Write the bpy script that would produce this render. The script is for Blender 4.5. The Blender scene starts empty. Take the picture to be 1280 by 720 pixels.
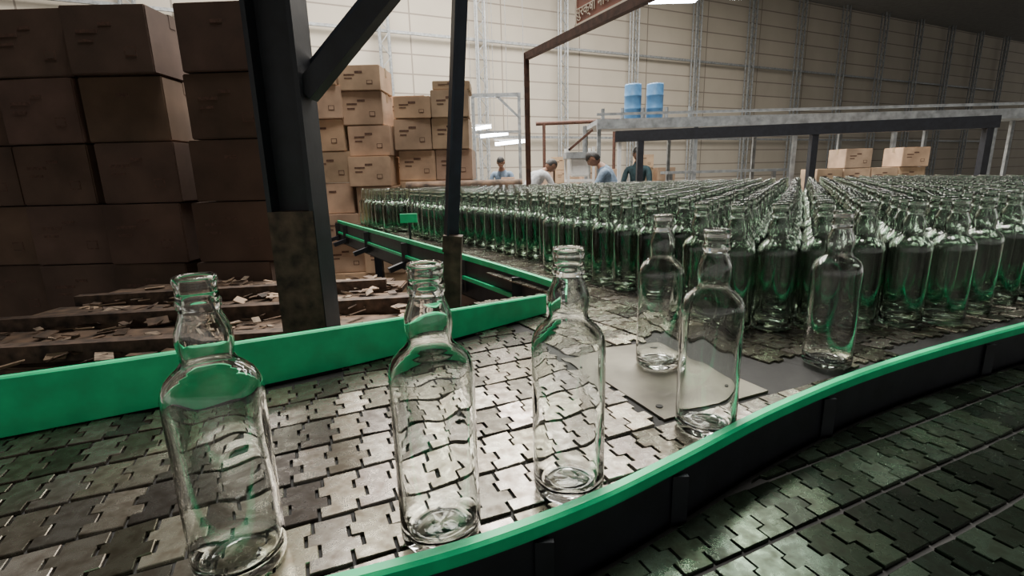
import bpy, bmesh, math, random
from mathutils import Vector, Matrix, noise
random.seed(7)
ZB=0.948
D=Vector((.913,.407,0)).normalized(); E=Vector((-D.y,D.x,0))
ANG=math.atan2(D.y,D.x)
COL=bpy.context.scene.collection

# ---------------------------------------------------------------- materials
def nmat(name):
    m=bpy.data.materials.new(name); m.use_nodes=True
    nt=m.node_tree; b=nt.nodes['Principled BSDF']; return m,nt,b
def mat(name,col,rough=.6,metal=0,var=.25,scale=8,bump=.1,col2=None,detail=6,spec=None):
    m,nt,b=nmat(name)
    tc=nt.nodes.new('ShaderNodeTexCoord')
    n=nt.nodes.new('ShaderNodeTexNoise'); n.inputs['Scale'].default_value=scale; n.inputs['Detail'].default_value=detail
    nt.links.new(tc.outputs['Object'],n.inputs['Vector'])
    r=nt.nodes.new('ShaderNodeValToRGB')
    c2=col2 if col2 else tuple(c*(1-var*1.6) for c in col)
    c1=tuple(min(1,c*(1+var*.5)) for c in col)
    r.color_ramp.elements[0].position=.32; r.color_ramp.elements[1].position=.68
    r.color_ramp.elements[0].color=(*c2,1); r.color_ramp.elements[1].color=(*c1,1)
    nt.links.new(n.outputs['Fac'],r.inputs['Fac']); nt.links.new(r.outputs['Color'],b.inputs['Base Color'])
    b.inputs['Roughness'].default_value=rough; b.inputs['Metallic'].default_value=metal
    if bump:
        bp=nt.nodes.new('ShaderNodeBump'); bp.inputs['Strength'].default_value=bump; bp.inputs['Distance'].default_value=.01
        nt.links.new(n.outputs['Fac'],bp.inputs['Height']); nt.links.new(bp.outputs['Normal'],b.inputs['Normal'])
    return m
def glassmat(name,col,rough=.015,ior=1.47,bump=.0):
    m,nt,b=nmat(name)
    b.inputs['Base Color'].default_value=(*col,1); b.inputs['Roughness'].default_value=rough
    b.inputs['Transmission Weight'].default_value=1; b.inputs['IOR'].default_value=ior
    if bump:
        tc=nt.nodes.new('ShaderNodeTexCoord'); n=nt.nodes.new('ShaderNodeTexNoise'); n.inputs['Scale'].default_value=28; n.inputs['Detail'].default_value=1
        bp=nt.nodes.new('ShaderNodeBump'); bp.inputs['Strength'].default_value=bump; bp.inputs['Distance'].default_value=.004
        nt.links.new(tc.outputs['Object'],n.inputs['Vector']); nt.links.new(n.outputs['Fac'],bp.inputs['Height']); nt.links.new(bp.outputs['Normal'],b.inputs['Normal'])
    return m
def emis(name,col,s):
    m,nt,b=nmat(name); b.inputs['Base Color'].default_value=(*col,1)
    b.inputs['Emission Color'].default_value=(*col,1); b.inputs['Emission Strength'].default_value=s; return m

M={}
M['green']=mat('green_plastic',(.0,.42,.17),.38,var=.12,scale=30,bump=.03)
M['green2']=mat('green_plastic_worn',(.008,.60,.245),.4,var=.14,scale=20,bump=.03)
M['black']=mat('black_painted_steel',(.014,.016,.022),.5,.0,scale=20,bump=.08)
M['navy']=mat('dark_blue_steel',(.018,.028,.045),.4,.3,scale=14,bump=.1)
M['rust']=mat('rusty_steel',(.13,.085,.06),.75,.2,var=.4,scale=25,bump=.3,col2=(.035,.025,.02))
M['rustred']=mat('rust_red_frame',(.10,.045,.03),.7,.1,var=.3,scale=20,bump=.2)
M['grime']=mat('grimy_wood',(.17,.108,.07),.85,var=.5,scale=14,bump=.5,col2=(.04,.028,.02))
M['debris']=mat('debris_paper',(.34,.26,.19),.9,var=.4,scale=40,bump=.3)
M['steelframe']=mat('grey_painted_steel',(.30,.32,.33),.5,.3,scale=10,bump=.05)
M['blue']=mat('blue_plastic_drum',(.08,.22,.42),.45,var=.15,scale=10,bump=.02)
M['tape']=mat('packing_tape',(.36,.27,.17),.3,var=.1,scale=20,bump=.02)
M['ink']=mat('box_print_ink',(.13,.07,.05),.8,scale=60,bump=0)
M['concrete']=mat('concrete_floor',(.2,.19,.17),.6,var=.3,scale=2,bump=.1)
M['ceil']=mat('ceiling_sheet',(.3,.3,.29),.7,var=.1,scale=3,bump=.02)
M['under']=mat('belt_bed_dark',(.010,.010,.009),.8,.0,scale=30,bump=.2)
M['plate']=mat('steel_transfer_plate',(.16,.15,.12),.42,.8,var=.35,scale=9,bump=.03)
M['white']=mat('white_paint',(.7,.7,.68),.5,var=.08,scale=10,bump=.02)
M['tube']=emis('fluorescent_tube',(.85,.93,1),30)
M['glass']=glassmat('clear_glass',(.97,.995,.98),bump=.09)
M['glassg']=glassmat('greenish_glass',(.865,.955,.88),rough=.03)
M['skin']=mat('skin',(.22,.12,.08),.6,var=.1,scale=20,bump=.02)
M['hair']=mat('hair_black',(.01,.008,.007),.6,scale=80,bump=.3)
M['teal']=mat('cloth_dark_teal',(.02,.05,.06),.85,scale=20,bump=.2)
M['pants']=mat('cloth_dark',(.025,.028,.04),.85,scale=20,bump=.2)
M['shirt']=mat('cloth_light_grey',(.42,.44,.46),.85,scale=20,bump=.2)
M['shirtb']=mat('cloth_blue_grey',(.14,.2,.28),.85,scale=20,bump=.2)
M['eye']=mat('eye_white',(.7,.7,.7),.3,scale=20,bump=0)

def cardboard(name,base):
    m,nt,b=nmat(name)
    tc=nt.nodes.new('ShaderNodeTexCoord')
    n=nt.nodes.new('ShaderNodeTexNoise'); n.inputs['Scale'].default_value=4; n.inputs['Detail'].default_value=8
    nt.links.new(tc.outputs['Object'],n.inputs['Vector'])
    w=nt.nodes.new('ShaderNodeTexWave'); w.inputs['Scale'].default_value=60; w.inputs['Distortion'].default_value=.3
    nt.links.new(tc.outputs['Object'],w.inputs['Vector'])
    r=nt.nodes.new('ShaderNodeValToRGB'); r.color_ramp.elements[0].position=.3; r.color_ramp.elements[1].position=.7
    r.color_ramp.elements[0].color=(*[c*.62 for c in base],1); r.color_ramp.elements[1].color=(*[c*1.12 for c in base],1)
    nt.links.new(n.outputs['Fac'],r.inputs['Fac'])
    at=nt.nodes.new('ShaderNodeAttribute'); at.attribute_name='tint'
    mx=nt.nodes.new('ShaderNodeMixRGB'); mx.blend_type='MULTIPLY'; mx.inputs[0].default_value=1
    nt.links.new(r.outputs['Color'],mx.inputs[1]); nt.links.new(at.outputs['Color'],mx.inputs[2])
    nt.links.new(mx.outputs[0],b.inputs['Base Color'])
    bp=nt.nodes.new('ShaderNodeBump'); bp.inputs['Strength'].default_value=.15; bp.inputs['Distance'].default_value=.004
    nt.links.new(w.outputs['Fac'],bp.inputs['Height']); nt.links.new(bp.outputs['Normal'],b.inputs['Normal'])
    b.inputs['Roughness'].default_value=.85
    return m
M['card']=cardboard('corrugated_cardboard',(.54,.385,.265))
M['cardd']=cardboard('shade_dimmed_cardboard',(.14,.086,.062))  # darkened copy of the cardboard, dimness of shade put into its base colour

def chainmat(name,tintc):
    m,nt,b=nmat(name)
    tc=nt.nodes.new('ShaderNodeTexCoord')
    n=nt.nodes.new('ShaderNodeTexNoise'); n.inputs['Scale'].default_value=60; n.inputs['Detail'].default_value=6
    nt.links.new(tc.outputs['Object'],n.inputs['Vector'])
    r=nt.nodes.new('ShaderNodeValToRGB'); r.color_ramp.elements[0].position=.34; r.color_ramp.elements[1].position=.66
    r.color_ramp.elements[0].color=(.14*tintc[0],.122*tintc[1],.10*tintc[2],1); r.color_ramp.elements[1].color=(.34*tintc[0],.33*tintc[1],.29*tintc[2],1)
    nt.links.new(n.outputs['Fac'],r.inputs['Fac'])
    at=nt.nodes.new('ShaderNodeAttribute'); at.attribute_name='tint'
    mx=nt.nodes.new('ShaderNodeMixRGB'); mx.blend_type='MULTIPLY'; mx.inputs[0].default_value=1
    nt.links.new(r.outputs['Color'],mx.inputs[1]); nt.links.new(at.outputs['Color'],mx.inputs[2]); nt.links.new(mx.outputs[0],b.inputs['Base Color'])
    b.inputs['Metallic'].default_value=.9
    rr=nt.nodes.new('ShaderNodeMapRange'); rr.inputs['To Min'].default_value=.40; rr.inputs['To Max'].default_value=.16
    nt.links.new(n.outputs['Fac'],rr.inputs['Value']); nt.links.new(rr.outputs['Result'],b.inputs['Roughness'])
    bp=nt.nodes.new('ShaderNodeBump'); bp.inputs['Strength'].default_value=.08; bp.inputs['Distance'].default_value=.002
    nt.links.new(n.outputs['Fac'],bp.inputs['Height']); nt.links.new(bp.outputs['Normal'],b.inputs['Normal'])
    return m
M['chain']=chainmat('steel_slat_chain',(1,1,1))
M['chaing']=chainmat('steel_slat_chain_dark_green',(.20,.32,.26))  # same chain colours, multiplied darker and greener

def wallmat():
    m,nt,b=nmat('cladding_panels')
    tc=nt.nodes.new('ShaderNodeTexCoord'); mp=nt.nodes.new('ShaderNodeMapping')
    nt.links.new(tc.outputs['Object'],mp.inputs['Vector'])
    mp.inputs['Rotation'].default_value=(math.pi/2,0,0)
    br=nt.nodes.new('ShaderNodeTexBrick'); br.offset=0
    br.inputs['Color1'].default_value=(.50,.455,.38,1); br.inputs['Color2'].default_value=(.46,.42,.35,1); br.inputs['Mortar'].default_value=(.24,.21,.18,1)
    br.inputs['Scale'].default_value=1; br.inputs['Brick Width'].default_value=4.54; br.inputs['Row Height'].default_value=.85; br.inputs['Mortar Size'].default_value=.035; br.inputs['Mortar Smooth'].default_value=.2
    nt.links.new(mp.outputs['Vector'],br.inputs['Vector'])
    n=nt.nodes.new('ShaderNodeTexNoise'); n.inputs['Scale'].default_value=.7; n.inputs['Detail'].default_value=6
    nt.links.new(tc.outputs['Object'],n.inputs['Vector'])
    mx=nt.nodes.new('ShaderNodeMixRGB'); mx.blend_type='MULTIPLY'; mx.inputs[0].default_value=.25
    nt.links.new(br.outputs['Color'],mx.inputs[1]); nt.links.new(n.outputs['Fac'],mx.inputs[2])
    nt.links.new(mx.outputs[0],b.inputs['Base Color']); b.inputs['Roughness'].default_value=.8
    return m
M['wall']=wallmat()

# ---------------------------------------------------------------- mesh builder
class MB:
    def __init__(s): s.v=[];s.f=[];s.mi=[];s.mats=[];s.tint=[];s.sm=[];s.ct=(1,1,1);s.clamp=None
    def m(s,k):
        if k not in s.mats: s.mats.append(k)
        return s.mats.index(k)
    def add(s,vs,fs,k,T=None,smooth=False):
        o=len(s.v); i=s.m(k)
        for p in vs:
            p=Vector(p)
            p=T@p if T else p
            if s.clamp: p=s.clamp(p)
            s.v.append(tuple(p)); s.tint.append(s.ct)
        for f in fs: s.f.append([a+o for a in f]); s.mi.append(i); s.sm.append(smooth)
    def box(s,c,d,k,T=None,bev=0.0):
        x,y,z=[a/2 for a in d]; c=Vector(c)
        if bev<=0:
            vs=[c+Vector((sx*x,sy*y,sz*z)) for sz in(-1,1) for sy in(-1,1) for sx in(-1,1)]
            fs=[(0,2,3,1),(4,5,7,6),(0,1,5,4),(2,6,7,3),(0,4,6,2),(1,3,7,5)]
            s.add(vs,fs,k,T)
        else:
            bm=bmesh.new(); bmesh.ops.create_cube(bm,size=1)
            for v in bm.verts: v.co=Vector((v.co.x*d[0],v.co.y*d[1],v.co.z*d[2]))+c
            bmesh.ops.bevel(bm,geom=bm.edges[:],offset=bev,segments=2,affect='EDGES')
            bm.verts.index_update()
            s.add([v.co.copy() for v in bm.verts],[[v.index for v in f.verts] for f in bm.faces],k,T); bm.free()
    def tube(s,a,b,r,k,n=12,r2=None,cap=True,T=None):
        a=Vector(a);b=Vector(b); z=(b-a).normalized(); x=z.orthogonal().normalized(); y=z.cross(x)
        r2=r if r2 is None else r2
        vs=[]
        for p,q in((a,r),(b,r2)):
            for i in range(n):
                t=2*math.pi*i/n; vs.append(p+x*q*math.cos(t)+y*q*math.sin(t))
        fs=[(i,(i+1)%n,n+(i+1)%n,n+i) for i in range(n)]
        s.add(vs,fs,k,T,True)
        if cap: s.add(vs,[list(range(n))[::-1],list(range(n,2*n))],k,T)
    def bar(s,a,b,w,h,k,roll=0):
        a=Vector(a);b=Vector(b);z=(b-a); L=z.length; z.normalize()
        up=Vector((0,0,1)) if abs(z.z)<.9 else Vector((0,1,0))
        x=z.cross(up).normalized(); y=x.cross(z)
        if roll: 
            R=Matrix.Rotation(roll,3,z); x=R@x; y=R@y
        T=Matrix.Translation((a+b)/2)@Matrix(((x.x,y.x,z.x,0),(x.y,y.y,z.y,0),(x.z,y.z,z.z,0),(0,0,0,1)))
        s.box((0,0,0),(w,h,L),k,T)
    def angle(s,a,b,w,t,k,roll=0):
        a=Vector(a);b=Vector(b);z=(b-a);L=z.length;z.normalize()
        up=Vector((0,0,1)) if abs(z.z)<.9 else Vector((0,1,0))
        x=z.cross(up).normalized();y=x.cross(z); R=Matrix.Rotation(roll,3,z);x=R@x;y=R@y
        T=Matrix.Translation((a+b)/2)@Matrix(((x.x,y.x,z.x,0),(x.y,y.y,z.y,0),(x.z,y.z,z.z,0),(0,0,0,1)))
        s.box((0,-w/2,0),(w,t,L),k,T); s.box((-w/2,0,0),(t,w,L),k,T)
    def prism(s,poly,z0,z1,k):
        n=len(poly); vs=[(p[0],p[1],z0) for p in poly]+[(p[0],p[1],z1) for p in poly]
        fs=[list(range(n))[::-1],list(range(n,2*n))]+[(i,(i+1)%n,n+(i+1)%n,n+i) for i in range(n)]
        s.add(vs,fs,k)
    def sweep(s,pts,sec,k,smooth=False):
        n=len(sec); vs=[]
        for i,p in enumerate(pts):
            p=Vector(p); a=Vector(pts[max(0,i-1)]); b=Vector(pts[min(len(pts)-1,i+1)])
            t=(b-a); t.z=0; t.normalize(); nn=Vector((-t.y,t.x,0))
            for q in sec: vs.append(p+nn*q[0]+Vector((0,0,q[1])))
        fs=[]
        for i in range(len(pts)-1):
            for j in range(n): fs.append((i*n+j,i*n+(j+1)%n,(i+1)*n+(j+1)%n,(i+1)*n+j))
        fs.append(list(range(n))[::-1]); fs.append([ (len(pts)-1)*n+j for j in range(n)])
        s.add(vs,fs,k,None,smooth)
    def lathe(s,prof,k,n=32,T=None,wob=0):
        vs=[];fs=[];m=len(prof)
        for j,(r,h) in enumerate(prof):
            for i in range(n):
                t=2*math.pi*i/n; rr=max(r,1e-5)
                vs.append(Vector((rr*math.cos(t),rr*math.sin(t),h)))
        for j in range(m-1):
            for i in range(n): fs.append((j*n+i,j*n+(i+1)%n,(j+1)*n+(i+1)%n,(j+1)*n+i))
        s.add(vs,fs,k,T,True)
    def obj(s,name,parent=None,link=True,origin=None):
        me=bpy.data.meshes.new(name); me.from_pydata(s.v,[],s.f)
        for k in s.mats: me.materials.append(M[k])
        me.polygons.foreach_set('material_index',s.mi); me.polygons.foreach_set('use_smooth',s.sm)
        ca=me.color_attributes.new('tint','FLOAT_COLOR','POINT')
        flat=[]
        for t in s.tint: flat+= [*t,1]
        ca.data.foreach_set('color',flat)
        bm=bmesh.new(); bm.from_mesh(me); bmesh.ops.recalc_face_normals(bm,faces=bm.faces[:]); bm.to_mesh(me); bm.free()
        me.update()
        o=bpy.data.objects.new(name,me)
        if link: COL.objects.link(o)
        if parent: o.parent=parent
        return o
def empty(name,loc=(0,0,0)):
    e=bpy.data.objects.new(name,None); e.location=loc; COL.objects.link(e); return e
def smoothpts(pts,n=8):
    out=[]; P=[Vector(p) for p in pts]
    for i in range(len(P)-1):
        p0=P[max(0,i-1)];p1=P[i];p2=P[i+1];p3=P[min(len(P)-1,i+2)]
        for k in range(n):
            t=k/n
            out.append(.5*((2*p1)+(-p0+p2)*t+(2*p0-5*p1+4*p2-p3)*t*t+(-p0+3*p1-3*p2+p3)*t**3))
    out.append(P[-1]); return out
def inside(p,poly):
    x,y=p; c=False; n=len(poly)
    for i in range(n):
        x1,y1=poly[i][:2]; x2,y2=poly[(i+1)%n][:2]
        if (y1>y)!=(y2>y) and x<(x2-x1)*(y-y1)/(y2-y1)+x1: c=not c
    return c

# ---------------------------------------------------------------- camera
p=math.radians(12.8); r=math.radians(1.5)
F=Vector((0,math.cos(p),-math.sin(p))); U=Vector((0,math.sin(p),math.cos(p))); R=Vector((1,0,0))
Rc=R*math.cos(r)-U*math.sin(r); Uc=R*math.sin(r)+U*math.cos(r)
cd=bpy.data.cameras.new('camera'); cam=bpy.data.objects.new('camera',cd); COL.objects.link(cam)
cam.matrix_world=Matrix(((Rc.x,Uc.x,-F.x,0),(Rc.y,Uc.y,-F.y,0),(Rc.z,Uc.z,-F.z,1.33),(0,0,0,1)))
cd.sensor_width=36; cd.lens=36*623/1280; cd.clip_start=.02; cd.clip_end=200
bpy.context.scene.camera=cam

# ---------------------------------------------------------------- geometry of the line
FR=[(-1.3,.27),(-.8,.29),(-.5,.315),(-.3,.345),(-.15,.389),(-.038,.43),(.083,.491),(.2,.566),(.4,.70),(.65,.84),(1.0,1.0),(1.6,1.25),(2.4,1.6)]
BAND=[(-1.7,.30,.10),(-1.1,.57,.10),(-.7,.765,.095),(-.349,.975,.086),(-.157,1.128,.072),(.095,1.346,.052)]
RAIL=[(.15,1.44),(.155,1.54),(.134,1.63),(-.133,2.108),(-.70,3.05),(-1.275,4.0),(-1.5,4.38)]
frs=smoothpts([(x,y,0) for x,y in FR],6)
front_poly=[(q.x,q.y) for q in frs]+[(2.4,2.6),(.3,1.75),(.16,1.46),(.095,1.346),(-.157,1.128),(-.349,.975),(-.7,.765),(-1.1,.57),(-1.3,.47)]
def SW(x,y): v=Vector((x,y,0)); return v.dot(D),v.dot(E)
table_poly=[(.155,1.46),(.155,1.54),(.134,1.63),(-.133,2.108),(-.70,3.05),(-1.275,4.0),(-1.5,4.38),(3.3,4.38),(3.4,2.1),(2.4,1.6),(1.6,1.25),(1.0,1.0),(.65,.84)]
def pt(s,w): q=D*s+E*w; return (q.x,q.y)
def fry(x):
    if x<=frs[0].x: return frs[0].y
    for a,b in zip(frs[:-1],frs[1:]):
        if a.x<=x<=b.x: return a.y+(b.y-a.y)*(x-a.x)/(b.x-a.x)
    return frs[-1].y

def link_outline(P,Wd):
    g=.0034; t=.013
    ys=[-.5,-.27,-.265,.0,.005,.25,.255,.5]; off=[0,0,t,t,0,0,t*.6,t*.6]
    lead=[(P/2-g/2+o,y*(Wd-.003)) for y,o in zip(ys,off)]
    trail=[(-P/2+g/2+o,y*(Wd-.003)) for y,o in zip(ys,off)]
    return lead+trail[::-1]
def chains(mb,ang,cond,srange,wrange,k,P=.0445,Wd=.083,z=ZB):
    d=Vector((math.cos(ang),math.sin(ang),0)); e=Vector((-d.y,d.x,0))
    ol=link_outline(P,Wd); n=len(ol)
    w=wrange[0]; row=0
    while w<wrange[1]:
        s=srange[0]+(row%3)*P*.37
        lane=random.uniform(.75,1.1)
        while s<srange[1]:
            c=d*s+e*(w+Wd/2)
            if cond(c.x,c.y):
                g=lane*random.choice([.4,.55,.7,.85,1,1.1,1.3,1.8]); mb.ct=(g,g*random.uniform(.94,1),g*random.uniform(.86,1))
                T=Matrix.Translation((c.x,c.y,z-random.uniform(0,.0006)))@Matrix.Rotation(ang,4,'Z')@Matrix.Rotation(random.gauss(0,.014),4,'X')@Matrix.Rotation(random.gauss(0,.03),4,'Y')
                b=.0009
                top=[(q[0]*.97, q[1]*.98) for q in ol]
                vs=[(q[0],q[1],-.005) for q in ol]+[(q[0],q[1],-b) for q in ol]+[(q[0],q[1],0) for q in top]
                fs=[(i,(i+1)%n,n+(i+1)%n,n+i) for i in range(n)]+[(n+i,n+(i+1)%n,2*n+(i+1)%n,2*n+i) for i in range(n)]+[list(range(2*n,3*n))]
                mb.add(vs,fs,k,T)
            s+=P
        w+=Wd+.0045; row+=1
    mb.ct=(1,1,1)

conv=empty('slat_chain_conveyor')
mb=MB()
def c_front(x,y):
    s,w=SW(x,y)
    if not inside((x,max(y,fry(x)+.004)),front_poly) or y<fry(x)-.030: return False
    if w<.56: return s<2.2
    return s<.50 and w<1.3
def cl_front(p):
    yy=fry(p.x)+.010
    return Vector((p.x,max(p.y,yy),p.z))
mb.clamp=cl_front
chains(mb,ANG,c_front,(-1.6,2.3),(.205,1.3),'chain')
mb.obj('slat_chains',conv)
bedpoly=[(q[0],q[1]) for q in frs if q[0]<.66]+[(.60,.95),pt(.66,.57),pt(.505,.57),(.16,1.30),(.095,1.346),(-.157,1.128),(-.349,.975),(-.7,.765),(-1.1,.57),(-1.3,.47)]
mb=MB(); mb.prism(bedpoly,ZB-.10,ZB-.0055,'under')
for x,y in((-.9,.45),(-.2,.5),(.45,.8),(-.6,.75)): mb.bar((x,y,0),(x,y,ZB-.1),.05,.05,'navy')
mb.obj('bed_frame',conv)
mb=MB()
mb.prism([pt(.508,.562),pt(.74,.562),pt(.74,.86),pt(.515,.90)],ZB-.005,ZB-.0004,'plate')
for s,w in((.53,.6),(.70,.6),(.53,.82),(.70,.82)):
    q=pt(s,w); mb.tube((q[0],q[1],ZB-.001),(q[0],q[1],ZB+.0012),.006,'under',10)
mb.obj('transfer_plate',conv)

acc=empty('bottle_accumulation_table')
A2=math.atan2(1.89,-1.14)
mb=MB()
def c_tab(x,y):
    s,w=SW(x,y)
    if not inside((x,y),table_poly) and not (s>.50 and .9<w<1.4 and x<.5): return False
    if w<.575: return False
    if s<.52 and w<1.35: return False
    if .50<=s<.74 and w<.90: return False
    return True
mb.clamp=cl_front
chains(mb,A2,c_tab,(-1,6),(-6,2),'chain')
mb.obj('slat_chains',acc)
mb=MB(); mb.prism(table_poly,ZB-.16,ZB-.0056,'under')
mb.prism([pt(.508,.575),pt(1.0,.575),(.95,1.2),(.2,1.7),(.17,1.35)],ZB-.15,ZB-.0058,'under')
for x,y in((.3,1.8),(-.4,2.9),(-1.1,4.1),(.9,1.5),(3.2,2.2),(3.2,4.2),(.5,4.2)): mb.bar((x,y,0),(x,y,ZB-.16),.06,.06,'navy')
mb.obj('bed_frame',acc)

# rails
mb=MB()
sec=[(-.008,.0),(.006,.0),(.007,.003),(.007,.015),(.004,.019),(-.006,.019),(-.009,.015),(-.009,.003)]
pts=[(q.x,q.y,ZB+.012) for q in frs]
mb.sweep(pts,sec,'green2')
mb.sweep([(q[0],q[1],ZB-.09) for q in pts],[(-.004,0),(.002,0),(.002,.103),(-.004,.103)],'black')
for i in range(6,len(pts)-1,9):
    q=Vector(pts[i]); t=(Vector(pts[i+1])-q).normalized(); nn=Vector((-t.y,t.x,0))
    mb.bar(q-nn*.010+Vector((0,0,-.10)),q-nn*.010+Vector((0,0,-.004)),.02,.006,'black')
mb.obj('green_guide_rail')
mb=MB()
vs=[];fs=[]
bp=smoothpts(BAND,5)
for i,q in enumerate(bp):
    a=bp[max(0,i-1)];b=bp[min(len(bp)-1,i+1)];t=Vector((b.x-a.x,b.y-a.y,0)).normalized();nn=Vector((-t.y,t.x,0))
    h=q.z; base=Vector((q.x,q.y,ZB+.002))
    for (u,w) in ((0,0),(0,h-.003),(.003,h),(.013,h),(.016,h-.003),(.016,0)): vs.append(base+nn*u+Vector((0,0,w)))
n=6
for i in range(len(bp)-1):
    for j in range(n): fs.append((i*n+j,i*n+(j+1)%n,(i+1)*n+(j+1)%n,(i+1)*n+j))
fs.append(list(range(n))); fs.append([(len(bp)-1)*n+j for j in range(n)])
mb.add(vs,fs,'green2')
mb.sweep([(q.x,q.y,ZB-.10) for q in bp],[(.018,0),(.026,0),(.026,.11),(.018,.11)],'black')
mb.obj('green_side_guard')
mb=MB()
rp=[(q.x,q.y,ZB+.012) for q in smoothpts([(x,y,0) for x,y in RAIL],6)]
mb.sweep(rp,[(-.007,0),(.009,0),(.009,.022),(-.007,.022)],'green2')
mb.sweep([(q[0],q[1],ZB-.15) for q in rp],[(.002,0),(.008,0),(.008,.16),(.002,.16)],'black')
mb.sweep([(q[0],q[1],ZB-.075) for q in rp],[(.010,0),(.022,0),(.022,.016),(.010,.016)],'green2')
for i in range(3,len(rp)-1,4):
    q=Vector(rp[i]); t=(Vector(rp[i+1])-q).normalized(); nn=Vector((-t.y,t.x,0))
    mb.bar(q+nn*.02+Vector((0,0,-.15)),q+nn*.02+Vector((0,0,.0)),.035,.012,'black'); mb.bar(q+nn*.02+Vector((0,0,-.12)),q+nn*.12+Vector((0,0,-.15)),.03,.03,'black')
mb.bar((-.58,2.88,ZB+.03),(-.58,2.88,ZB+.14),.012,.012,'black'); mb.box((-.58,2.87,ZB+.155),(.095,.02,.05),'green2')
mb.obj('green_table_rail')

# near second conveyor
nc=empty('near_slat_chain_conveyor')
ZN=ZB-.055
mb=MB()
def c_near(x,y):
    if x<-1.3 or x>2.4: return False
    yy=fry(x); return y<yy+.01 and y>yy-.36
def cl_near(p):
    yy=fry(p.x); return Vector((p.x,min(p.y,yy-.024),p.z))
mb.clamp=cl_near
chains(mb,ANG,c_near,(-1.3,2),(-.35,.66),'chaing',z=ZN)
mb.obj('slat_chains',nc)
mb=MB(); mb.prism([(q.x,q.y-.012) for q in frs]+[(q.x,q.y-.39) for q in frs[::-1]],ZN-.10,ZN-.0055,'under')
for x,y in((-.8,.1),(-.1,.2),(.6,.6),(1.4,.95)): mb.bar((x,y,0),(x,y,ZN-.1),.05,.05,'navy')
mb.obj('bed_frame',nc)

# ---------------------------------------------------------------- bottles
OUT=[(0,.0045),(.020,.0035),(.033,.0005),(.038,.0),(.0415,.0025),(.0432,.008),(.0434,.02),(.0432,.10),(.0434,.182),(.0430,.190),(.0410,.198),(.0370,.2055),(.031,.2115),(.0258,.216),(.0228,.221),(.0220,.226),(.0232,.232),(.0240,.240),(.0232,.249),(.0205,.257),(.0182,.263),(.0170,.267),(.0170,.270),(.0184,.2715),(.0186,.2775),(.0174,.279),(.0172,.291),(.0180,.2925),(.0184,.2965),(.0178,.2995),(.0165,.3003)]
INN=[(.0142,.3000),(.0136,.297),(.0136,.270),(.0142,.265),(.0172,.256),(.0198,.248),(.0205,.240),(.0198,.232),(.0188,.226),(.0195,.219),(.0230,.2125),(.029,.2075),(.0345,.2015),(.038,.195),(.0398,.187),(.0402,.18),(.0400,.10),(.0402,.025),(.0390,.016),(.033,.011),(.018,.012),(0,.0135)]
def bottle_mesh(name,k,n,seed,wob):
    out=[];
    for prof in (OUT,INN):
        q=[prof[0]]
        for a,b in zip(prof[:-1],prof[1:]):
            m=max(1,int(abs(b[1]-a[1])/.012)) if n>40 else 1
            for i in range(1,m+1): q.append((a[0]+(b[0]-a[0])*i/m,a[1]+(b[1]-a[1])*i/m))
        out.append(q)
    mb=MB(); mb.lathe(out[0]+out[1],k,n)
    no=len(out[0])*n
    for i in range(no,len(mb.v)):
        v=Vector(mb.v[i]); 
        if v.z<.19 and v.xy.length>.01:
            f=1+wob*noise.noise(Vector((v.x*34+seed*9,v.y*34,v.z*16)))
            mb.v[i]=(v.x*f,v.y*f,v.z)
    return mb
def bottle(name,x,y,z=ZB,k='glass',seed=0,rot=0,sc=1):
    mb=bottle_mesh(name,k,64,seed,.035); o=mb.obj(name); o.location=(x,y,z+.0012); o.rotation_euler=(0,0,rot); o.scale=(sc,sc,sc); return o
bottle('glass_bottle',-.084,.476,seed=1)
bottle('glass_bottle',.064,.552,seed=2,rot=1)
bottle('glass_bottle',.291,.95,seed=3,rot=2)
bottle('glass_bottle',.287,.69,seed=4,rot=3)
bottle('glass_bottle',.62,.93,seed=5,rot=4)
bottle('glass_bottle',-.285,.44,seed=6,rot=5)

proto_mb=bottle_mesh('crowd_bottle','glassg',24,3,.02)
proto=proto_mb.obj('crowd_bottle',link=False)
cc=bpy.data.collections.new('glass_bottle_crowd')
crowd_poly=[(.248,1.70),(.37,1.56),(.47,1.42),(.42,1.22),(.60,1.08),(.95,1.10),(1.5,1.35),(2.45,1.78),(3.2,2.1),(3.2,4.25),(-1.25,4.25),(-.98,3.75),(-.487,3.07),(.004,2.42)]
cnt=0; s=.100; yy=.9; row=0
while yy<4.3:
    xx=-1.6+(s/2 if row%2 else 0)
    while xx<3.3:
        x=xx+random.uniform(-.007,.007); y=yy+random.uniform(-.006,.006)
        if inside((x,y),crowd_poly) and random.random()>.05:
            o=bpy.data.objects.new('crowd_bottle',proto.data); o.location=(x,y,ZB+.001); o.rotation_euler=(0,0,random.random()*6)
            cc.objects.link(o); cnt+=1
        xx+=s*1.04
    yy+=s*.90; row+=1
e=empty('glass_bottle_crowd'); e.instance_type='COLLECTION'; e.instance_collection=cc

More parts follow.
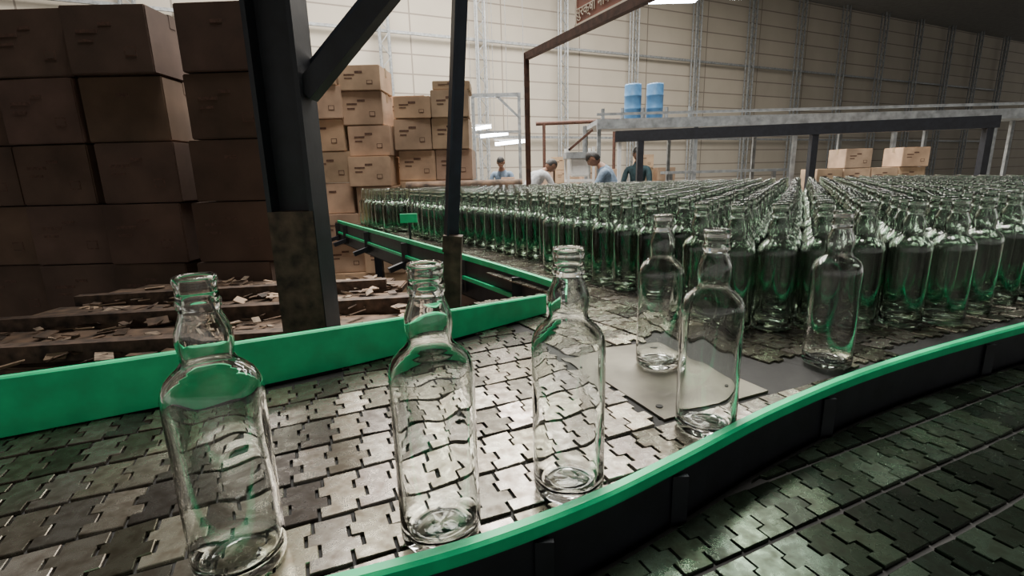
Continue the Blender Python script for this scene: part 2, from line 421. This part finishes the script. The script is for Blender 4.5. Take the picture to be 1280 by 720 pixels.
# ---------------------------------------------------------------- posts and frames
mb=MB()
top=Vector((-.048,1.5,2.55)); bot=Vector((-.193,1.5,.93)); foot=Vector((-.235,1.5,0))
mb.angle(bot.lerp(top,.12),top,.042,.006,'navy',math.radians(200))
low=bot.lerp(top,.13)
mb.bar(foot,low,.05,.05,'rust')
mb.bar(bot.lerp(top,.11),bot.lerp(top,.14),.056,.056,'rust')
mb.obj('steel_angle_post')
mb=MB()
cx,cy=-.522,1.38
mb.box((cx,cy,1.5),(.012,.11,3.0),'black'); mb.box((cx-.055,cy,1.5),(.11,.012,3.0),'black'); mb.box((cx-.11,cy,1.5),(.012,.11,3.0),'black')
mb.box((cx-.055,cy,.01),(.22,.2,.02),'rust')
mb.box((cx-.055,cy,.65),(.118,.118,1.2),'rust')
mb.bar((cx-.0,cy,1.550),(cx+.97,cy,2.52),.055,.05,'black'); 
mb.bar((cx-.0,cy+.05,1.615),(cx+.89,cy+.05,2.51),.02,.03,'navy')
mb.bar((cx-.7,cy,2.55),(3.0,cy+.0,2.55),.10,.12,'black')
mb.obj('steel_column')

mb=MB()
a=Vector((.19,5,2.40))
b=a+(Vector((.911,3.45,2.40))-a)*1.25
mb.bar(a,b,.05,.06,'rustred'); mb.bar((.19,5,0),(.19,5,2.42),.05,.05,'rustred'); mb.bar((b.x,b.y,2.38),(b.x,b.y,12),.05,.05,'rustred')
mb.box((.19,5,.01),(.15,.15,.02),'rustred')
mb.obj('rusty_gantry_frame')
M['signbg']=mat('sign_paint_maroon',(.30,.12,.085),.6,var=.15,scale=8,bump=.02)
M['signtx']=mat('sign_lettering',(.85,.75,.62),.6,var=.05,scale=8,bump=0)
dirv=(b-a).normalized(); L=.78
sg=empty('sign_board')
c0=a+(Vector((.911,3.45,2.40))-a)*.74
yaw=math.atan2(dirv.y,dirv.x)
T=Matrix.Translation(c0+Vector((0,0,.26)))@Matrix.Rotation(yaw,4,'Z')
mb=MB(); mb.box((0,0,0),(L+.02,.02,.44),'signbg',T)
for dx in(-L/2,L/2): mb.box((dx,-.003,0),(.015,.03,.46),'signtx',T)
for dz in(-.22,.22): mb.box((0,-.003,dz),(L+.04,.03,.015),'signtx',T)
mb.obj('board',sg)
for i,(txt,sz) in enumerate((("गुणवत्ता हमारी",.12),("पहली जिम्मेदारी",.12),("सुरक्षा नियम अपनाएं",.10))):
    cu=bpy.data.curves.new('lettering',type='FONT'); cu.body=txt; cu.size=sz; cu.align_x='CENTER'; cu.extrude=.002
    o=bpy.data.objects.new('lettering',cu); COL.objects.link(o); o.parent=sg; cu.materials.append(M['signtx'])
    o.matrix_world=T@Matrix.Translation((0,-.014,.08-.125*i))@Matrix.Rotation(math.pi/2,4,'X')

# ---------------------------------------------------------------- cardboard boxes
def cbox(mb,c,d,yaw=0,k='card',tilt=0,roll=0):
    g=random.uniform(.78,1.12); mb.ct=(g,g*random.uniform(.96,1.02),g*random.uniform(.9,1.05))
    T=Matrix.Translation(c)@Matrix.Rotation(yaw,4,'Z')@Matrix.Rotation(tilt,4,'Y')@Matrix.Rotation(roll,4,'X')
    mb.box((0,0,0),d,k,T,bev=.006)
    x,y,z=[q/2 for q in d]
    mb.box((0,0,z+.0008),(d[0]*.985,.004,.002),'ink',T)
    tk='tape' if k=='card' else k
    mb.box((0,0,z+.0015),(d[0]+.003,.05,.002),tk,T)
    for sx in(-1,1): mb.box((sx*(x+.001),0,z-.035),(.002,.05,.07),tk,T)
    if random.random()<.8:
        for sy in(-1,1):
            mb.box((-x*.45,sy*(y+.001),z*.25),(x*.5,.002,z*.10),'ink',T)
            mb.box((-x*.5,sy*(y+.001),-z*.02),(x*.36,.002,z*.08),'ink',T)
            mb.box((x*.5,sy*(y+.001),-z*.35),(x*.28,.002,z*.30),'ink',T)
            mb.box((x*.5,sy*(y+.0018),-z*.35),(x*.22,.002,z*.22),k,T)
    mb.box((0,-y-.001,z*.45),(.07,.002,.018),'ink',T)
    mb.ct=(1,1,1)
def pallet(mb,c,w,d,k='grime'):
    for i in range(6): mb.box((c[0]-w/2+w*(i+.5)/6,c[1],c[2]+.125),(w/6*.8,d,.02),k)
    for j in(-.42,0,.42):
        mb.box((c[0],c[1]+d*j,c[2]+.10),(w,.09,.025),k)
        mb.box((c[0],c[1]+d*j,c[2]+.01),(w,.09,.02),k)
        for i in(-.42,0,.42): mb.box((c[0]+w*i,c[1]+d*j,c[2]+.055),(.1,.09,.07),k)
def stack(name,x0,y0,n,wd,dp,hts,z0=.135,k='card',lean=0,yaw=0,rnd=.02):
    mb=MB(); 
    pallet(mb,(x0+wd*(n-1)/2,y0,0),wd*n+.06,dp+.05)
    for i in range(n):
        z=z0
        hs=hts[i] if isinstance(hts[0],(list,tuple)) else hts
        for j,h in enumerate(hs):
            off=lean*((z-z0)/2) if j else 0
            cbox(mb,(x0+i*wd+off+random.uniform(-rnd,rnd)*.6,y0+random.uniform(-rnd,rnd),z+h/2),(wd*.965,dp,h*.985),yaw+random.uniform(-.04,.04),k,random.uniform(-.012,.012))
            z+=h
    return mb.obj(name)
stack('cardboard_box_stack',-1.62,5.05,2,.40,.42,[[.29]*7+[.25],[.28]*6+[.3,.22]],lean=-.13,rnd=.035)
stack('cardboard_box_stack',-.90,5.20,2,.365,.42,[[.29]*6+[.20],[.29]*6+[.25,.08]],lean=.0,rnd=.03)
stack('cardboard_box_stack',-1.05,5.72,2,.42,.42,[[.29]*7,[.28]*7],lean=.0)
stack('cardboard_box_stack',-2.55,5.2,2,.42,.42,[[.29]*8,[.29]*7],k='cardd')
mb=MB(); pallet(mb,(-.25,4.72,0),.9,.3)
for j in range(4):
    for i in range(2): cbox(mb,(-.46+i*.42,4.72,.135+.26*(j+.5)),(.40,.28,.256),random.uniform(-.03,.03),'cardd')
mb.tube((-.95,4.70,1.24),(.12,4.74,1.24),.05,'grime',14)
mb.tube((-.85,4.82,1.235),(.10,4.80,1.235),.045,'debris',14)
mb.obj('low_carton_stack_with_rolls')
mb=MB()
for i in range(6):
    z=.14
    for j,h in enumerate([.36,.36,.36,.35,.36,.36]):
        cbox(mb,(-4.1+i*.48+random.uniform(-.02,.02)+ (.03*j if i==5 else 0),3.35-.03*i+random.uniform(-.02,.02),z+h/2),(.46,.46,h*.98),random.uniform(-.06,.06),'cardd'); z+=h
pallet(mb,(-2.9,3.3,0),2.9,.6)
mb.obj('shaded_cardboard_box_stack')

# ---------------------------------------------------------------- grimy timber deck between conveyors
mb=MB()
ZD=.735
for i in range(7):
    y0=1.52+i*.20; xr=.03-(y0-1.52)*.56; xl=-2.2
    z=ZD+ .02*(i%2)
    T=Matrix.Translation(((xl+xr)/2,y0+.1,z))@Matrix.Rotation(random.uniform(-.02,.03),4,'Z')@Matrix.Rotation(random.uniform(-.02,.02),4,'X')
    mb.box((0,0,0),(xr-xl-.1,.165,.035),'grime',T,bev=.006)
for i in range(3):
    y0=1.75+i*.40
    mb.bar((-2.1,y0-.20,ZD+.05),(-.16-.25*i,y0+.02,ZD+.05),.05,.06,'rust')
for x,y in((-2.0,1.7),(-.6,1.75),(-2.0,2.7),(-1.1,2.65)): mb.bar((x,y,0),(x,y,ZD),.08,.08,'grime')
for i in range(420):
    x=random.uniform(-2.0,-.05); y=random.uniform(1.5,2.85)
    if x>-.02-(y-1.52)*.56: continue
    T=Matrix.Translation((x,y,ZD+.035+random.uniform(0,.02)))@Matrix.Rotation(random.uniform(0,6),4,'Z')@Matrix.Rotation(random.uniform(-.5,.5),4,'X')
    mb.box((0,0,0),(random.uniform(.02,.10),random.uniform(.01,.05),.004),random.choice(['debris','grime','rust','grime','card']),T)
mb.obj('grimy_timber_deck')

# ---------------------------------------------------------------- hall
WO=Vector((-5.47,24,0)); WD=Vector((4.094,1.96,0)); step=WD.length; wd=WD.normalized(); wang=math.atan2(wd.y,wd.x)
mb=MB(); mb.box((0,.15,6),(130,.3,12),'wall'); o=mb.obj('wall_back'); o.location=WO+wd*24; o.rotation_euler=(0,0,wang)
mb=MB()
wn=Vector((wd.y,-wd.x,0))
for i in range(-5,13):
    c=WO+WD*i+wn*.35
    for sx in(-.2,.2):
        for sy in (0,.25):
            q=c+wd*sx+wn*sy; mb.bar(q,q+Vector((0,0,12)),.07,.07,'steelframe')
    z=0;sgn=1
    while z<12:
        mb.bar(c+wd*(-.2*sgn)+wn*.25+Vector((0,0,z)),c+wd*(.2*sgn)+wn*.25+Vector((0,0,z+.5)),.045,.03,'steelframe'); z+=.5; sgn=-sgn
for z in(3.2,7.6):
    mb.bar(WO-wd*20+wn*.3+Vector((0,0,z)),WO+wd*55+wn*.3+Vector((0,0,z)),.1,.12,'steelframe')
mb.obj('lattice_wall_columns')
mb=MB(); mb.box((14,25,-.05),(120,110,.1),'concrete'); mb.obj('floor')
mb=MB(); mb.box((14,29,12.1),(120,100,.15),'ceil'); mb.obj('ceiling')
mb=MB(); mb.box((-4.6,.9,2.66),(7.6,3.9,.12),'black')  # added slab out of view, blocks roof light to darken the left side
for y in(-.9,.6,2.7): mb.bar((-8.4,y,2.55),(-.8,y,2.55),.08,.14,'black')
for x in(-8.2,-4.5): 
    for y in(-.9,2.75): mb.bar((x,y,0),(x,y,2.6),.12,.12,'black')
mb.obj('added_left_shade_slab')
mb=MB(); mb.box((5.4,1.6,3.26),(6.8,5.6,.10),'black')  # unseen cover added overhead so the right side falls into shade
for y in(-1.1,1.6,4.3): mb.bar((2.0,y,3.14),(8.8,y,3.14),.08,.14,'black')
for x,y in((8.5,-1.1),(8.5,4.3),(4.9,4.3),(4.9,-1.1)): mb.bar((x,y,0),(x,y,3.1),.12,.12,'black')
mb.obj('added_right_shade_slab')

mb=MB()
px=[1.55,3.2,4.9,6.6,8.3,10.0]
mb.box((5.8,9.6,2.16),(8.6,1.6,.08),'steelframe')
mb.box((5.8,8.78,2.12),(8.6,.06,.16),'steelframe')
for x in px:
    for y in(8.85,10.3): mb.bar((x,y,0),(x,y,2.15),.06,.06,'steelframe')
mb.bar((1.5,8.8,2.28),(10.1,8.8,2.28),.04,.04,'steelframe')
for x in(1.62,1.95,2.3,2.7,3.1): mb.tube((x,8.9,2.2),(x,8.9,2.38),.03,'steelframe')
mb.obj('steel_platform')
mb=MB()
mb.bar((1.65,8.0,1.86),(6.6,7.0,1.86),.10,.16,'black'); mb.bar((2.02,7.92,0),(2.02,7.92,1.8),.09,.09,'black'); mb.bar((1.72,8.0,0),(1.72,8.0,1.8),.05,.05,'white')
mb.bar((4.4,7.45,0),(4.4,7.45,1.8),.09,.09,'black'); mb.bar((6.5,7.02,0),(6.5,7.02,1.8),.09,.09,'black')
mb.box((3.3,7.9,1.30),(1.8,.4,.04),'steelframe')
for x in (2.5,4.1): mb.bar((x,7.9,0),(x,7.9,1.3),.05,.05,'steelframe')
mb.obj('dark_steel_rack')
stack('cardboard_box_stack',4.9,8.0,4,.42,.42,[[.29]*4,[.29]*5,[.29]*4,[.29]*5],rnd=.03)
for x in(2.14,2.52):
    mb=MB(); mb.lathe([(0,0),(.135,0),(.142,.02),(.142,.17),(.148,.18),(.142,.19),(.142,.38),(.148,.39),(.142,.40),(.142,.56),(.135,.585),(.11,.59),(.11,.575),(0,.575)],'blue',28)
    mb.tube((.05,0,.575),(.05,0,.60),.025,'blue'); o=mb.obj('blue_drum'); o.location=(x+.03,9.1,2.201)
mb=MB()
for x in(-.78,.27): mb.bar((x,12,0),(x,12,3.12),.07,.07,'steelframe')
mb.bar((-.82,12,3.1),(.31,12,3.1),.08,.08,'steelframe'); mb.bar((-.82,12,2.3),(.31,12,2.3),.05,.05,'steelframe'); mb.bar((.27,12,2.6),(-.25,12,3.1),.05,.05,'steelframe')
mb.obj('grey_pipe_frame')
mb=MB(); mb.tube((.7,13,2.55),(2.9,13.2,2.6),.05,'rustred'); mb.tube((.9,13,0),(.9,13,2.55),.04,'rustred'); mb.tube((2.7,13.2,0),(2.7,13.2,2.6),.04,'rustred'); mb.obj('red_service_pipe')
for (x0,x1,z) in((-.95,-.45,2.55),(-.74,.0,2.36),(-.35,.45,2.15)):
    mb=MB(); mb.tube((x0,14,z),(x1,14,z+.06),.045,'tube',10); mb.box(((x0+x1)/2,14,z+.11),(x1-x0+.05,.07,.03),'white')
    for x in(x0,x1): mb.bar((x,14,z+.1),(x,14,12),.012,.012,'steelframe')
    mb.obj('tube_light')
for x,y,z in((2.95,10,4.36),(5.5,12,5.0)):
    mb=MB(); mb.box((x,y,z),(1.1,.22,.05),'tube'); mb.box((x,y,z+.05),(1.2,.28,.05),'white')
    for dx in(-.5,.5): mb.bar((x+dx,y,z+.06),(x+dx,y,12),.012,.012,'steelframe')
    mb.obj('high_bay_light')
mb=MB()
for (x,y,w) in((.5,9.6,2.0),(-.3,11,1.6)):
    mb.box((x,y,.86),(w,.7,.05),'steelframe')
    for sx in(-1,1):
        for sy in(-1,1): mb.bar((x+sx*(w/2-.05),y+sy*.3,0),(x+sx*(w/2-.05),y+sy*.3,.85),.05,.05,'steelframe')
for i in range(6): cbox(mb,(-.3+i*.3+random.uniform(-.04,.04),9.6,.885+.1+.1*(i%2)),(.25,.3,.2+.2*(i%2)),random.uniform(-.3,.3))
mb.obj('packing_bench')
mb=MB()
for (x,y,zs) in((.75,11.3,5),(1.15,11.3,6),(2.9,11.2,6),(3.4,11.2,5),(1.75,11.2,6),(2.2,11.3,5),(-.1,12.5,4)):
    for j in range(zs): cbox(mb,(x+random.uniform(-.04,.04),y,.28*(j+.5)),(.38,.36,.276),random.uniform(-.1,.1))
mb.obj('packed_carton_group')
mb=MB()
for x in(1.0,1.42): 
    for y in (8.6,9.05): mb.bar((x,y,0),(x,y,1.75),.04,.04,'white')
mb.box((1.21,8.82,1.62),(.50,.5,.10),'steelframe'); mb.box((1.21,8.82,1.2),(.46,.46,.04),'white'); mb.box((1.21,8.8,1.42),(.3,.3,.3),'white',bev=.02)
mb.bar((1.0,8.6,1.7),(1.4,8.6,2.02),.04,.04,'rustred'); mb.tube((1.3,8.8,1.65),(1.3,8.8,2.1),.035,'steelframe')
mb.obj('packing_machine')

# ---------------------------------------------------------------- people
def person(name,loc,yaw,J,shirt,pants,hh=1.0):
    root=empty(name,loc); root.rotation_euler=(0,0,yaw)
    V=[];Ed=[];Rd=[];idx={}
    def add(n,pt_,r,par=None):
        idx[n]=len(V); V.append(pt_); Rd.append(r)
        if par is not None: Ed.append((idx[par],idx[n]))
    add('pel',J['pel'],(.155,.115)); 
    add('waist',Vector(J['pel']).lerp(Vector(J['chest']),.5),(.135,.10),'pel'); add('chest',J['chest'],(.165,.115),'waist')
    add('neckb',J['neck'],(.07,.07),'chest'); add('neckt',J['head'],(.052,.055),'neckb')
    for s_ in('l','r'):
        add('sh'+s_,J['sh'+s_],(.065,.065),'chest'); add('el'+s_,J['el'+s_],(.045,.045),'sh'+s_); add('wr'+s_,J['wr'+s_],(.028,.028),'el'+s_)
        w=Vector(J['wr'+s_]); d=(w-Vector(J['el'+s_])).normalized(); add('pm'+s_,w+d*.05,(.035,.022),'wr'+s_); add('pe'+s_,w+d*.09,(.034,.018),'pm'+s_)
        sd=d.orthogonal().normalized()
        for q in range(4):
            o=sd*(-.027+.018*q); ln=(.06,.072,.075,.058)[q]
            add(f'f{q}a{s_}',w+d*(.10)+o,(.009,.009),'pe'+s_); add(f'f{q}b{s_}',w+d*(.10+ln*.6)+o+d.cross(sd)*.008,(.008,.008),f'f{q}a{s_}'); add(f'f{q}c{s_}',w+d*(.10+ln)+o+d.cross(sd)*.022,(.007,.007),f'f{q}b{s_}')
        add('tha'+s_,w+d*.05+sd*.045,(.011,.011),'pm'+s_); add('thb'+s_,w+d*.085+sd*.06,(.009,.009),'tha'+s_)
        add('hp'+s_,J['hp'+s_],(.095,.095),'pel'); add('kn'+s_,J['kn'+s_],(.062,.062),'hp'+s_); add('an'+s_,J['an'+s_],(.045,.045),'kn'+s_)
        a=Vector(J['an'+s_]); add('ft'+s_,a+Vector((0,.07,-.045)),(.042,.03),'an'+s_); add('to'+s_,a+Vector((0,.16,-.055)),(.038,.022),'ft'+s_)
    me=bpy.data.meshes.new('body'); me.from_pydata([tuple(v) for v in V],Ed,[]); o=bpy.data.objects.new('body',me); COL.objects.link(o)
    sk=o.modifiers.new('skin','SKIN'); sk.use_smooth_shade=True
    for i,rr in enumerate(Rd): me.skin_vertices[0].data[i].radius=rr; me.skin_vertices[0].data[i].use_root=(i==0)
    sb=o.modifiers.new('sub','SUBSURF'); sb.levels=1; sb.render_levels=1
    dg=bpy.context.evaluated_depsgraph_get(); em=bpy.data.meshes.new_from_object(o.evaluated_get(dg)); 
    o.modifiers.clear(); o.data=em; o.parent=root
    em.materials.clear()
    for k in(shirt,pants,'skin','hair'): em.materials.append(M[k])
    segs=[('pel','chest',0),('chest','neckb',0),('neckb','neckt',2)]
    for s_ in 'lr':
        segs+=[('chest','sh'+s_,0),('sh'+s_,'el'+s_,0),('el'+s_,'wr'+s_,2),('wr'+s_,'pe'+s_,2),('pe'+s_,'f1c'+s_,2),('pel','hp'+s_,1),('hp'+s_,'kn'+s_,1),('kn'+s_,'an'+s_,1),('an'+s_,'to'+s_,3)]
    def ds(P,a,b): 
        t=max(0,min(1,(P-a).dot(b-a)/(b-a).length_squared)); return (P-a-(b-a)*t).length
    for f in em.polygons:
        f.use_smooth=True
        best=min(segs,key=lambda q:ds(f.center,Vector(V[idx[q[0]]]),Vector(V[idx[q[1]]]))); f.material_index=best[2]
    hb=MB(); h=Vector(J['head']); up=(h-Vector(J['neck'])).normalized(); fw=Vector(J.get('look',(0,1,0))).normalized(); rt=fw.cross(up).normalized(); fw=up.cross(rt).normalized()
    T=Matrix.Translation(h+up*.085)@Matrix(((rt.x,fw.x,up.x,0),(rt.y,fw.y,up.y,0),(rt.z,fw.z,up.z,0),(0,0,0,1)))
    bm=bmesh.new(); bmesh.ops.create_icosphere(bm,subdivisions=3,radius=1)
    for v in bm.verts:
        c=v.co; x,y,z=c.x*.075,c.y*.095,c.z*.115
        if z<0: x*=1+z*2.6; y*=1+z*.8
        if c.y>.6 and z<-.05: y+=.006
        if c.y>.85 and -.35<c.z<.05 and abs(c.x)<.22: y+=.02*(1-abs(c.x)/.22)
        v.co=(x,y,z)
    bm.verts.index_update(); hb.add([v.co.copy() for v in bm.verts],[[v.index for v in f.verts] for f in bm.faces],'skin',T,True)
    vs=[];vm={}
    keep=[f for f in bm.faces if (f.calc_center_median().z>.045 or f.calc_center_median().y<-.015) and f.calc_center_median().z>-.06]
    for f in keep:
        for v in f.verts:
            if v.index not in vm: vm[v.index]=len(vs); vs.append(v.co*1.09)
    hb.add(vs,[[vm[v.index] for v in f.verts] for f in keep],'hair',T,True); bm.free()
    for sx in(-1,1):
        hb.lathe([(0,-.009),(.006,-.006),(.009,0),(.006,.006),(0,.009)],'eye',8,T@Matrix.Translation((sx*.03,.080,.005)))
        hb.box((sx*.03,.0905,.005),(.008,.003,.008),'hair',T); hb.box((sx*.03,.088,.026),(.03,.006,.005),'hair',T)
        hb.box((sx*.076,-.003,-.005),(.014,.03,.055),'skin',T,bev=.005)
    hb.box((0,.086,-.062),(.042,.006,.010),'rustred',T,bev=.002)
    hb.obj('head',root)
    return root
def stand(fw=0,reach=.3,wz=1.0):
    J=dict(pel=(0,0,.93),chest=(0,.02+fw*.25,1.30-abs(fw)*.05),neck=(0,.03+fw*.38,1.47-abs(fw)*.10),head=(0,.05+fw*.45,1.54-abs(fw)*.12))
    for s_,g in(('l',-1),('r',1)):
        cy_=J['chest'][1]; cz=J['chest'][2]
        J['sh'+s_]=(g*.19,cy_+.0+fw*.08,cz+.08); J['el'+s_]=(g*.24,cy_+reach*.35+fw*.1,cz-.20); J['wr'+s_]=(g*.17,cy_+reach+fw*.15,wz)
        J['hp'+s_]=(g*.09,0,.88); J['kn'+s_]=(g*.11,.03,.48); J['an'+s_]=(g*.12,0,.08)
    J['look']=(0,1,-.25)
    return J
person('worker_standing',(2.26,8.95,0),math.radians(150),stand(0,.28,1.02),'teal','pants')
person('worker_bending',(.20,8.2,0),math.radians(-60),stand(1.0,.35,.95),'shirt','pants')
person('worker_at_bench',(-.12,10.5,0),math.radians(170),stand(.3,.2,1.05),'shirtb','pants')
person('worker_leaning',(1.62,7.5,0),math.radians(80),stand(.6,.4,1.0),'shirtb','pants')

# ---------------------------------------------------------------- lights
def area(name,loc,sx,sy,en,col=(1,1,1),rot=(0,0,0)):
    l=bpy.data.lights.new(name,'AREA'); l.shape='RECTANGLE'; l.size=sx; l.size_y=sy; l.energy=en; l.color=col
    o=bpy.data.objects.new(name,l); o.location=loc; o.rotation_euler=rot; COL.objects.link(o); return o
area('roof_skylight',(0,4.5,11.9),3,7,3100,(1,.955,.89))
area('roof_skylight',(1,12,11.9),12,3,4000,(1,.94,.86))
area('roof_skylight',(3,20,11.9),16,3,4300,(1,.93,.84))
area('roof_skylight',(-8,15,11.9),6,3,1900,(1,.94,.86))
w=bpy.data.worlds.new('world'); bpy.context.scene.world=w; w.use_nodes=True
w.node_tree.nodes['Background'].inputs[0].default_value=(1,.96,.90,1); w.node_tree.nodes['Background'].inputs[1].default_value=.58
print('crowd',cnt)
